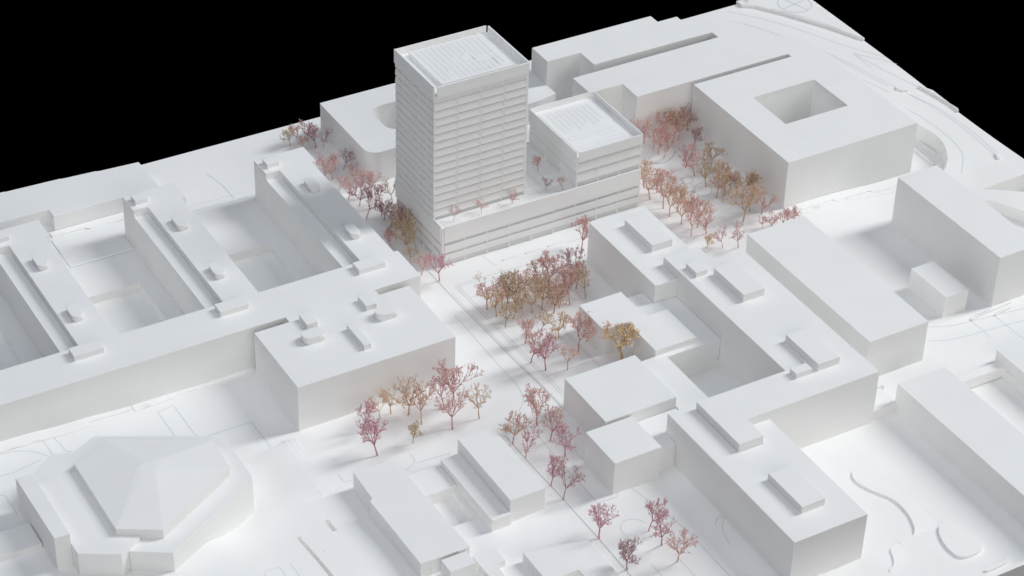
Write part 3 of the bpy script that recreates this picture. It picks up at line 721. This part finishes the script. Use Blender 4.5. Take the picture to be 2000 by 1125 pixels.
TREES = [
 (-83.45, 351.18, 0.06, 27.59, 'olive', 3, 1.12, 'olive brown tree in the cluster behind the left rear wing, first from left', 'tree cluster behind the left rear wing'),
 (-73.27, 350.36, 0.06, 25.64, 'pink', 8, 1.12, 'pale pink tree in the cluster behind the left rear wing, second from left', 'tree cluster behind the left rear wing'),
 (-72.85, 338.13, 0.05, 17.60, 'pink', 13, 1.12, 'small pale pink tree in the cluster behind the left rear wing, third from left', 'tree cluster behind the left rear wing'),
 (-62.10, 350.55, 0.06, 28.49, 'mauve', 4, 1.12, 'dark mauve tree in the cluster behind the left rear wing, fourth from left', 'tree cluster behind the left rear wing'),
 (-59.98, 334.38, 0.04, 31.76, 'mauve', 9, 1.12, 'dark mauve tree in the cluster behind the left rear wing, fifth from left', 'tree cluster behind the left rear wing'),
 (-51.00, 332.67, 0.04, 25.11, 'mauve', 0, 1.12, 'dark mauve tree in the cluster behind the left rear wing, sixth from left', 'tree cluster behind the left rear wing'),
 (-75.70, 279.18, 0.01, 32.29, 'pink', 5, 1.04, 'pale pink tree in the row between left wing and tower, first from left', 'tree row between left wing and tower'),
 (-71.69, 268.37, 0.01, 26.49, 'pink', 10, 1.12, 'pale pink tree in the row between left wing and tower, second from left', 'tree row between left wing and tower'),
 (-60.07, 285.53, 0.01, 18.34, 'mauve', 1, 1.12, 'small dark mauve tree in the row between left wing and tower, third from left', 'tree row between left wing and tower'),
 (-75.70, 244.66, 0.01, 23.14, 'pink', 6, 1.12, 'pale pink tree in the row between left wing and tower, fourth from left', 'tree row between left wing and tower'),
 (-52.57, 280.12, 0.00, 26.60, 'mauve', 11, 1.12, 'dark mauve tree in the row between left wing and tower, fifth from left', 'tree row between left wing and tower'),
 (-75.55, 223.32, 0.01, 28.79, 'pink', 2, 1.12, 'pale pink tree in the row between left wing and tower, sixth from left', 'tree row between left wing and tower'),
 (-50.28, 264.35, 0.00, 15.80, 'pink', 7, 1.12, 'small pale pink tree in the row between left wing and tower, seventh from left', 'tree row between left wing and tower'),
 (-56.34, 243.03, 0.00, 26.45, 'pink', 12, 1.12, 'pale pink tree in the row between left wing and tower, eighth from left', 'tree row between left wing and tower'),
 (-69.63, 207.55, 0.02, 29.58, 'mauve', 3, 1.12, 'dark mauve tree in the row between left wing and tower, ninth from left', 'tree row between left wing and tower'),
 (-74.70, 181.87, 0.05, 38.70, 'mauve', 8, 1.04, 'tall dark mauve tree in the row between left wing and tower, tenth from left', 'tree row between left wing and tower'),
 (-54.43, 219.24, 0.00, 32.95, 'pink', 13, 1.04, 'pale pink tree in the row between left wing and tower, eleventh from left', 'tree row between left wing and tower'),
 (-57.31, 195.46, 0.02, 30.38, 'mauve', 4, 1.12, 'dark mauve tree in the row between left wing and tower, twelfth from left', 'tree row between left wing and tower'),
 (-58.01, 179.14, 0.03, 21.32, 'mauve', 9, 1.12, 'dark mauve tree in the row between left wing and tower, thirteenth from left', 'tree row between left wing and tower'),
 (-35.78, 196.70, 0.01, 34.49, 'brown', 0, 1.04, 'reddish brown tree in the row between left wing and tower, fourteenth from left', 'tree row between left wing and tower'),
 (-59.01, 171.41, 0.04, 25.76, 'mauve', 5, 1.12, 'dark mauve tree at the tower left foot, first from left', 'trees at the foot of the tower left side'),
 (-58.83, 156.41, 0.04, 29.61, 'mauve', 10, 1.12, 'dark mauve tree at the tower left foot, second from left', 'trees at the foot of the tower left side'),
 (-74.51, 125.55, 0.05, 23.60, 'rose', 1, 1.12, 'rose red tree at the tower left foot, third from left', 'trees at the foot of the tower left side'),
 (-64.12, 131.40, 0.04, 25.56, 'brown', 6, 1.12, 'reddish brown tree at the tower left foot, fourth from left', 'trees at the foot of the tower left side'),
 (-54.03, 148.94, 0.03, 31.57, 'brown', 11, 1.12, 'reddish brown tree at the tower left foot, fifth from left', 'trees at the foot of the tower left side'),
 (-57.13, 134.22, 0.03, 33.42, 'brown', 2, 1.04, 'reddish brown tree at the tower left foot, sixth from left', 'trees at the foot of the tower left side'),
 (-60.20, 119.64, 0.02, 37.23, 'olive', 7, 1.04, 'olive brown tree at the tower left foot, seventh from left', 'trees at the foot of the tower left side'),
 (-63.24, 105.18, 0.01, 37.14, 'olive', 12, 1.04, 'olive brown tree at the tower left foot, eighth from left', 'trees at the foot of the tower left side'),
 (-70.35, 88.28, 0.01, 20.94, 'tan', 3, 1.12, 'tan tree at the tower left foot, ninth from left', 'trees at the foot of the tower left side'),
 (-53.08, 108.80, 0.01, 23.94, 'olive', 8, 1.12, 'olive brown tree at the tower left foot, tenth from left', 'trees at the foot of the tower left side'),
 (-71.14, 63.58, 0.01, 26.29, 'pink', 13, 1.12, 'pale pink tree at the tower left foot, eleventh from left', 'trees at the foot of the tower left side'),
 (-59.48, 45.90, 0.01, 38.79, 'magenta', 4, 1.04, 'tall magenta pink tree at the tower left foot, twelfth from left', 'trees at the foot of the tower left side'),
 (98.09, 23.73, -0.10, 41.05, 'rose', 9, 1.04, 'tall rose red tree beside the winged building corner', None),
 (-27.63, 75.13, 46.80, 18.60, 'rose', 0, 1.12, 'small rose red tree on the podium terrace, first from left', 'trees on the podium terrace'),
 (5.19, 74.92, 46.80, 15.20, 'peach', 5, 1.12, 'small peach tree on the podium terrace, second from left', 'trees on the podium terrace'),
 (41.53, 74.69, 46.80, 17.55, 'rose', 10, 1.12, 'small rose red tree on the podium terrace, third from left', 'trees on the podium terrace'),
 (97.89, 116.14, 46.80, 19.50, 'rose', 1, 1.12, 'small rose red tree on the podium terrace, fourth from left', 'trees on the podium terrace'),
 (86.17, 81.67, 46.80, 17.25, 'mauve', 6, 1.12, 'small dark mauve tree on the podium terrace, fifth from left', 'trees on the podium terrace'),
 (102.35, 73.13, 46.80, 16.30, 'brown', 11, 1.12, 'small reddish brown tree on the podium terrace, sixth from left', 'trees on the podium terrace'),
 (-3.26, -21.07, 0.74, 38.21, 'pink', 2, 1.04, 'tall pale pink tree in the back row of the plaza grove, first from left', 'plaza grove back row'),
 (18.44, -19.93, 0.42, 38.28, 'brown', 7, 1.04, 'tall reddish brown tree in the back row of the plaza grove, second from left', 'plaza grove back row'),
 (16.77, -35.21, 1.03, 36.62, 'brown', 12, 1.04, 'reddish brown tree in the back row of the plaza grove, third from left', 'plaza grove back row'),
 (32.52, -21.03, 0.25, 47.70, 'rose', 3, 1.04, 'tall rose red tree in the back row of the plaza grove, fourth from left', 'plaza grove back row'),
 (36.45, -39.16, 0.74, 38.61, 'brown', 8, 1.04, 'tall reddish brown tree in the back row of the plaza grove, fifth from left', 'plaza grove back row'),
 (43.60, -36.46, 0.48, 32.87, 'rose', 13, 1.04, 'rose red tree in the back row of the plaza grove, sixth from left', 'plaza grove back row'),
 (60.49, -20.13, 0.04, 41.06, 'mauve', 4, 1.04, 'tall dark mauve tree in the back row of the plaza grove, seventh from left', 'plaza grove back row'),
 (57.41, -32.62, 0.19, 33.91, 'brown', 9, 1.04, 'reddish brown tree in the back row of the plaza grove, eighth from left', 'plaza grove back row'),
 (56.35, -52.02, 0.84, 37.61, 'olive', 0, 1.04, 'olive brown tree in the back row of the plaza grove, ninth from left', 'plaza grove back row'),
 (-41.81, -21.42, 0.96, 41.49, 'rose', 5, 1.04, 'tall rose red tree in the middle row of the plaza grove, first from left', 'plaza grove middle row'),
 (-27.47, -26.91, 1.13, 32.72, 'tan', 10, 1.04, 'tan tree in the middle row of the plaza grove, second from left', 'plaza grove middle row'),
 (-17.82, -22.68, 0.91, 43.84, 'olive', 1, 1.04, 'tall olive brown tree in the middle row of the plaza grove, third from left', 'plaza grove middle row'),
 (-15.19, -33.85, 1.40, 36.55, 'olive', 6, 1.04, 'olive brown tree in the middle row of the plaza grove, fourth from left', 'plaza grove middle row'),
 (0.04, -32.61, 1.19, 36.61, 'gold', 11, 1.04, 'golden tree in the middle row of the plaza grove, fifth from left', 'plaza grove middle row'),
 (5.55, -35.65, 1.27, 27.03, 'peach', 2, 1.12, 'peach tree in the middle row of the plaza grove, sixth from left', 'plaza grove middle row'),
 (6.79, -48.99, 2.07, 34.23, 'tan', 7, 1.04, 'tan tree in the middle row of the plaza grove, seventh from left', 'plaza grove middle row'),
 (18.65, -42.84, 1.40, 32.80, 'tan', 12, 1.04, 'tan tree in the middle row of the plaza grove, eighth from left', 'plaza grove middle row'),
 (23.01, -55.41, 2.20, 32.70, 'brown', 3, 1.04, 'reddish brown tree in the middle row of the plaza grove, ninth from left', 'plaza grove middle row'),
 (36.24, -54.76, 1.70, 36.35, 'rose', 8, 1.04, 'rose red tree in the middle row of the plaza grove, tenth from left', 'plaza grove middle row'),
 (-39.38, -36.78, 1.58, 36.87, 'tan', 13, 1.04, 'tan tree in the front row of the plaza grove, first from left', 'plaza grove front row'),
 (-41.05, -57.88, 2.45, 29.50, 'olive', 4, 1.12, 'olive brown tree in the front row of the plaza grove, second from left', 'plaza grove front row'),
 (-27.04, -49.69, 2.23, 28.82, 'tan', 9, 1.12, 'tan tree in the front row of the plaza grove, third from left', 'plaza grove front row'),
 (-18.28, -51.64, 2.39, 33.01, 'tan', 0, 1.04, 'tan tree in the front row of the plaza grove, fourth from left', 'plaza grove front row'),
 (-5.25, -49.41, 2.24, 32.66, 'tan', 5, 1.04, 'tan tree in the front row of the plaza grove, fifth from left', 'plaza grove front row'),
 (13.33, -60.92, 2.90, 38.75, 'brown', 10, 1.04, 'tall reddish brown tree in the front row of the plaza grove, sixth from left', 'plaza grove front row'),
 (-38.58, -92.73, 3.88, 32.72, 'pink', 1, 1.04, 'pale pink tree between the grove and the square block, first from left', 'trees before the pavilion'),
 (-49.27, -122.59, 4.47, 49.38, 'rose', 6, 1.04, 'tall rose red tree between the grove and the square block, second from left', 'trees before the pavilion'),
 (-15.41, -84.13, 4.39, 28.66, 'tan', 11, 1.12, 'tan tree between the grove and the square block, third from left', 'trees before the pavilion'),
 (-43.29, -141.32, 5.51, 40.89, 'magenta', 2, 1.04, 'tall magenta pink tree between the grove and the square block, fourth from left', 'trees before the pavilion'),
 (-5.30, -101.77, 5.39, 31.21, 'gold', 7, 1.12, 'golden tree between the grove and the square block, fifth from left', 'trees before the pavilion'),
 (-24.28, -150.65, 5.90, 33.40, 'peach', 12, 1.04, 'peach tree between the grove and the square block, sixth from left', 'trees before the pavilion'),
 (0.15, -130.71, 5.91, 47.19, 'rose', 3, 1.04, 'tall rose red tree between the grove and the square block, seventh from left', 'trees before the pavilion'),
 (14.80, -121.32, 5.89, 32.31, 'brown', 8, 1.04, 'reddish brown tree between the grove and the square block, eighth from left', 'trees before the pavilion'),
 (31.22, -161.54, 5.94, 44.31, 'gold', 13, 1.45, 'tall golden tree between pavilion and square block', None),
 (-238.56, -133.95, -0.55, 35.90, 'magenta', 4, 1.04, 'magenta pink tree on the forecourt of the front block, first from left', 'forecourt trees'),
 (-242.24, -169.77, -2.63, 44.93, 'magenta', 9, 1.04, 'tall magenta pink tree on the forecourt of the front block, second from left', 'forecourt trees'),
 (-216.39, -125.55, -0.01, 32.76, 'gold', 0, 1.04, 'golden tree on the forecourt of the front block, third from left', 'forecourt trees'),
 (-203.90, -123.40, 0.07, 28.13, 'gold', 5, 1.12, 'golden tree on the forecourt of the front block, fourth from left', 'forecourt trees'),
 (-190.28, -133.10, 0.13, 44.37, 'tan', 10, 1.04, 'tall tan tree on the forecourt of the front block, fifth from left', 'forecourt trees'),
 (-205.62, -171.87, -0.23, 25.43, 'olive', 1, 1.12, 'olive brown tree on the forecourt of the front block, sixth from left', 'forecourt trees'),
 (-186.13, -151.90, 0.15, 51.15, 'peach', 6, 1.04, 'tall peach tree on the forecourt of the front block, seventh from left', 'forecourt trees'),
 (-155.48, -140.39, 0.83, 38.62, 'magenta', 11, 1.04, 'tall magenta pink tree on the forecourt of the front block, eighth from left', 'forecourt trees'),
 (-163.81, -172.17, 0.22, 41.68, 'rose', 2, 1.04, 'tall rose red tree on the forecourt of the front block, ninth from left', 'forecourt trees'),
 (-146.93, -142.07, 1.15, 49.05, 'rose', 7, 1.04, 'tall rose red tree on the forecourt of the front block, tenth from left', 'forecourt trees'),
 (-134.30, -171.43, 1.33, 39.02, 'tan', 12, 1.04, 'tall tan tree on the forecourt of the front block, eleventh from left', 'forecourt trees'),
 (-125.53, -219.69, 1.91, 39.94, 'brown', 3, 1.04, 'tall reddish brown tree along the street beside the cube, first from left', 'street trees beside the cube'),
 (-124.94, -242.23, 1.64, 36.06, 'magenta', 8, 1.04, 'magenta pink tree along the street beside the cube, second from left', 'street trees beside the cube'),
 (-93.83, -210.86, 5.81, 40.84, 'rose', 13, 1.04, 'tall rose red tree along the street beside the cube, third from left', 'street trees beside the cube'),
 (-93.90, -235.43, 4.64, 39.66, 'rose', 4, 1.04, 'tall rose red tree along the street beside the cube, fourth from left', 'street trees beside the cube'),
 (-123.98, -287.41, 0.67, 36.28, 'magenta', 9, 1.04, 'magenta pink tree along the street beside the cube, fifth from left', 'street trees beside the cube'),
 (-123.68, -308.84, 0.59, 41.76, 'mauve', 0, 1.04, 'tall dark mauve tree along the street beside the cube, sixth from left', 'street trees beside the cube'),
 (-92.06, -259.65, 3.15, 34.80, 'magenta', 5, 1.04, 'magenta pink tree along the street beside the cube, seventh from left', 'street trees beside the cube'),
 (-123.34, -370.42, 1.47, 39.53, 'magenta', 10, 1.04, 'tall magenta pink tree on the lower street front, first from left', 'trees at the lower street'),
 (-122.21, -416.04, 0.54, 40.31, 'mauve', 1, 1.04, 'tall dark mauve tree on the lower street front, second from left', 'trees at the lower street'),
 (-79.68, -384.22, 2.57, 41.13, 'magenta', 6, 1.04, 'tall magenta pink tree on the lower street front, third from left', 'trees at the lower street'),
 (-79.05, -405.01, 1.98, 43.02, 'magenta', 11, 1.04, 'tall magenta pink tree on the lower street front, fourth from left', 'trees at the lower street'),
 (-78.19, -429.38, 1.89, 37.61, 'rose', 2, 1.04, 'rose red tree on the lower street front, fifth from left', 'trees at the lower street'),
 (270.39, 171.93, 0.05, 35.30, 'pink', 7, 1.04, 'pale pink tree behind the annex by the back block, first from left', 'trees behind the annex'),
 (270.51, 153.92, 0.06, 34.29, 'rose', 12, 1.04, 'rose red tree behind the annex by the back block, second from left', 'trees behind the annex'),
 (270.96, 144.08, 0.07, 37.98, 'rose', 3, 1.04, 'rose red tree behind the annex by the back block, third from left', 'trees behind the annex'),
 (272.00, 134.32, 0.09, 39.26, 'rose', 8, 1.04, 'tall rose red tree behind the annex by the back block, fourth from left', 'trees behind the annex'),
 (296.52, 168.60, 0.06, 39.69, 'brown', 13, 1.04, 'tall reddish brown tree behind the annex by the back block, fifth from left', 'trees behind the annex'),
 (287.69, 148.96, 0.09, 36.16, 'rose', 4, 1.04, 'rose red tree behind the annex by the back block, sixth from left', 'trees behind the annex'),
 (299.60, 158.27, 0.07, 44.73, 'brown', 9, 1.04, 'tall reddish brown tree behind the annex by the back block, seventh from left', 'trees behind the annex'),
 (307.97, 159.09, 0.07, 30.58, 'rose', 0, 1.12, 'rose red tree behind the annex by the back block, eighth from left', 'trees behind the annex'),
 (328.66, 171.10, 0.00, 35.05, 'mauve', 5, 1.04, 'dark mauve tree behind the annex by the back block, ninth from left', 'trees behind the annex'),
 (283.65, 107.78, 0.17, 31.23, 'mauve', 10, 1.12, 'dark mauve tree along the foot of the courtyard block, first from left', 'trees along the courtyard block'),
 (316.04, 139.18, 0.12, 27.28, 'mauve', 1, 1.12, 'dark mauve tree along the foot of the courtyard block, second from left', 'trees along the courtyard block'),
 (282.63, 88.15, 0.24, 41.21, 'rose', 6, 1.04, 'tall rose red tree along the foot of the courtyard block, third from left', 'trees along the courtyard block'),
 (291.07, 89.26, 0.30, 30.20, 'brown', 11, 1.12, 'reddish brown tree along the foot of the courtyard block, fourth from left', 'trees along the courtyard block'),
 (282.49, 64.85, 0.39, 29.86, 'olive', 2, 1.12, 'olive brown tree along the foot of the courtyard block, fifth from left', 'trees along the courtyard block'),
 (310.03, 95.91, 0.36, 27.99, 'olive', 7, 1.12, 'olive brown tree along the foot of the courtyard block, sixth from left', 'trees along the courtyard block'),
 (279.13, 39.91, 0.59, 31.41, 'brown', 12, 1.12, 'reddish brown tree along the foot of the courtyard block, seventh from left', 'trees along the courtyard block'),
 (296.56, 64.38, 0.56, 32.49, 'gold', 3, 1.04, 'golden tree along the foot of the courtyard block, eighth from left', 'trees along the courtyard block'),
 (279.83, 29.68, 0.69, 26.16, 'tan', 8, 1.12, 'tan tree along the foot of the courtyard block, ninth from left', 'trees along the courtyard block'),
 (291.96, 41.97, 0.73, 29.97, 'gold', 13, 1.12, 'golden tree along the foot of the courtyard block, tenth from left', 'trees along the courtyard block'),
 (300.81, 43.71, 0.79, 32.21, 'brown', 4, 1.04, 'reddish brown tree along the foot of the courtyard block, eleventh from left', 'trees along the courtyard block'),
 (303.13, 35.86, 0.86, 26.19, 'tan', 9, 1.12, 'tan tree along the foot of the courtyard block, twelfth from left', 'trees along the courtyard block'),
 (303.82, 25.67, 0.91, 41.34, 'olive', 0, 1.04, 'tall olive brown tree along the foot of the courtyard block, thirteenth from left', 'trees along the courtyard block'),
 (279.34, -11.38, 0.87, 42.88, 'tan', 5, 1.04, 'tall tan tree along the foot of the courtyard block, fourteenth from left', 'trees along the courtyard block'),
 (296.23, 0.76, 0.95, 40.80, 'tan', 10, 1.04, 'tall tan tree along the foot of the courtyard block, fifteenth from left', 'trees along the courtyard block'),
 (315.98, 22.43, 0.95, 35.45, 'olive', 1, 1.04, 'olive brown tree along the foot of the courtyard block, sixteenth from left', 'trees along the courtyard block'),
 (303.82, -10.28, 0.97, 40.73, 'rose', 6, 1.04, 'tall rose red tree along the foot of the courtyard block, seventeenth from left', 'trees along the courtyard block'),
 (221.42, 95.09, 0.01, 37.54, 'gold', 11, 1.04, 'golden tree right of the annex and podium, first from left', 'trees right of the podium'),
 (214.33, 72.19, 0.00, 46.50, 'peach', 2, 1.04, 'tall peach tree right of the annex and podium, second from left', 'trees right of the podium'),
 (227.95, 80.22, 0.01, 31.89, 'peach', 7, 1.12, 'peach tree right of the annex and podium, third from left', 'trees right of the podium'),
 (217.21, 50.45, 0.01, 45.59, 'rose', 12, 1.04, 'tall rose red tree right of the annex and podium, fourth from left', 'trees right of the podium'),
 (215.03, 34.13, 0.02, 43.98, 'peach', 3, 1.04, 'tall peach tree right of the annex and podium, fifth from left', 'trees right of the podium'),
 (235.58, 59.97, 0.03, 31.82, 'peach', 8, 1.12, 'peach tree right of the annex and podium, sixth from left', 'trees right of the podium'),
 (227.34, 38.69, 0.03, 33.52, 'tan', 13, 1.04, 'tan tree right of the annex and podium, seventh from left', 'trees right of the podium'),
 (217.97, 15.82, 0.07, 37.63, 'peach', 4, 1.04, 'peach tree right of the annex and podium, eighth from left', 'trees right of the podium'),
 (230.52, 17.89, 0.11, 35.29, 'rose', 9, 1.04, 'rose red tree right of the annex and podium, ninth from left', 'trees right of the podium'),
 (214.70, -7.48, 0.17, 37.48, 'rose', 0, 1.04, 'rose red tree right of the annex and podium, tenth from left', 'trees right of the podium'),
 (229.68, 2.53, 0.20, 35.20, 'peach', 5, 1.04, 'peach tree right of the annex and podium, eleventh from left', 'trees right of the podium'),
 (231.42, -11.62, 0.31, 36.39, 'rose', 10, 1.04, 'rose red tree right of the annex and podium, twelfth from left', 'trees right of the podium'),
 (216.48, -35.37, 0.35, 19.35, 'gold', 1, 1.12, 'small golden tree by the steps behind the winged building, first from left', 'shrubs behind the winged building'),
 (232.40, -41.90, 0.48, 27.27, 'pink', 6, 1.12, 'pale pink tree by the steps behind the winged building, second from left', 'shrubs behind the winged building'),
 (246.61, -49.63, 0.61, 32.34, 'rose', 11, 1.04, 'rose red tree by the steps behind the winged building, third from left', 'shrubs behind the winged building'),
 (290.38, -32.31, 0.91, 14.29, 'rose', 2, 1.12, 'small rose red tree peeking over the plain long block, first from left', 'shrubs behind the long block'),
 (296.28, -40.11, 0.91, 22.19, 'rose', 7, 1.12, 'rose red tree peeking over the plain long block, second from left', 'shrubs behind the long block'),
 (308.33, -41.84, 0.93, 25.32, 'rose', 12, 1.12, 'rose red tree peeking over the plain long block, third from left', 'shrubs behind the long block'),
 (317.07, -40.24, 0.94, 23.11, 'rose', 3, 1.12, 'rose red tree peeking over the plain long block, fourth from left', 'shrubs behind the long block'),
 (324.93, -41.25, 0.94, 26.26, 'rose', 8, 1.12, 'rose red tree peeking over the plain long block, fifth from left', 'shrubs behind the long block'),
]
rr = random.Random(5)
for x, y, z, h, colr, var, wid, label, group in TREES:
    t = empty("model_tree", label, "tree", (x, y, z), group)
    t.rotation_euler = (rr.uniform(-.06, .06), rr.uniform(-.06, .06), rr.uniform(0, 6.28))
    t.scale = (h * MM * wid, h * MM * wid, h * MM)
    a, c = SPRIGS[var % len(SPRIGS)]
    for nm, me, mt in (("trunk", a, WM[colr]), ("crown", c, TM[colr])):
        o = bpy.data.objects.new(nm, me); COL.objects.link(o); o.parent = t
        o.material_slots[0].link = 'OBJECT'; o.material_slots[0].material = mt
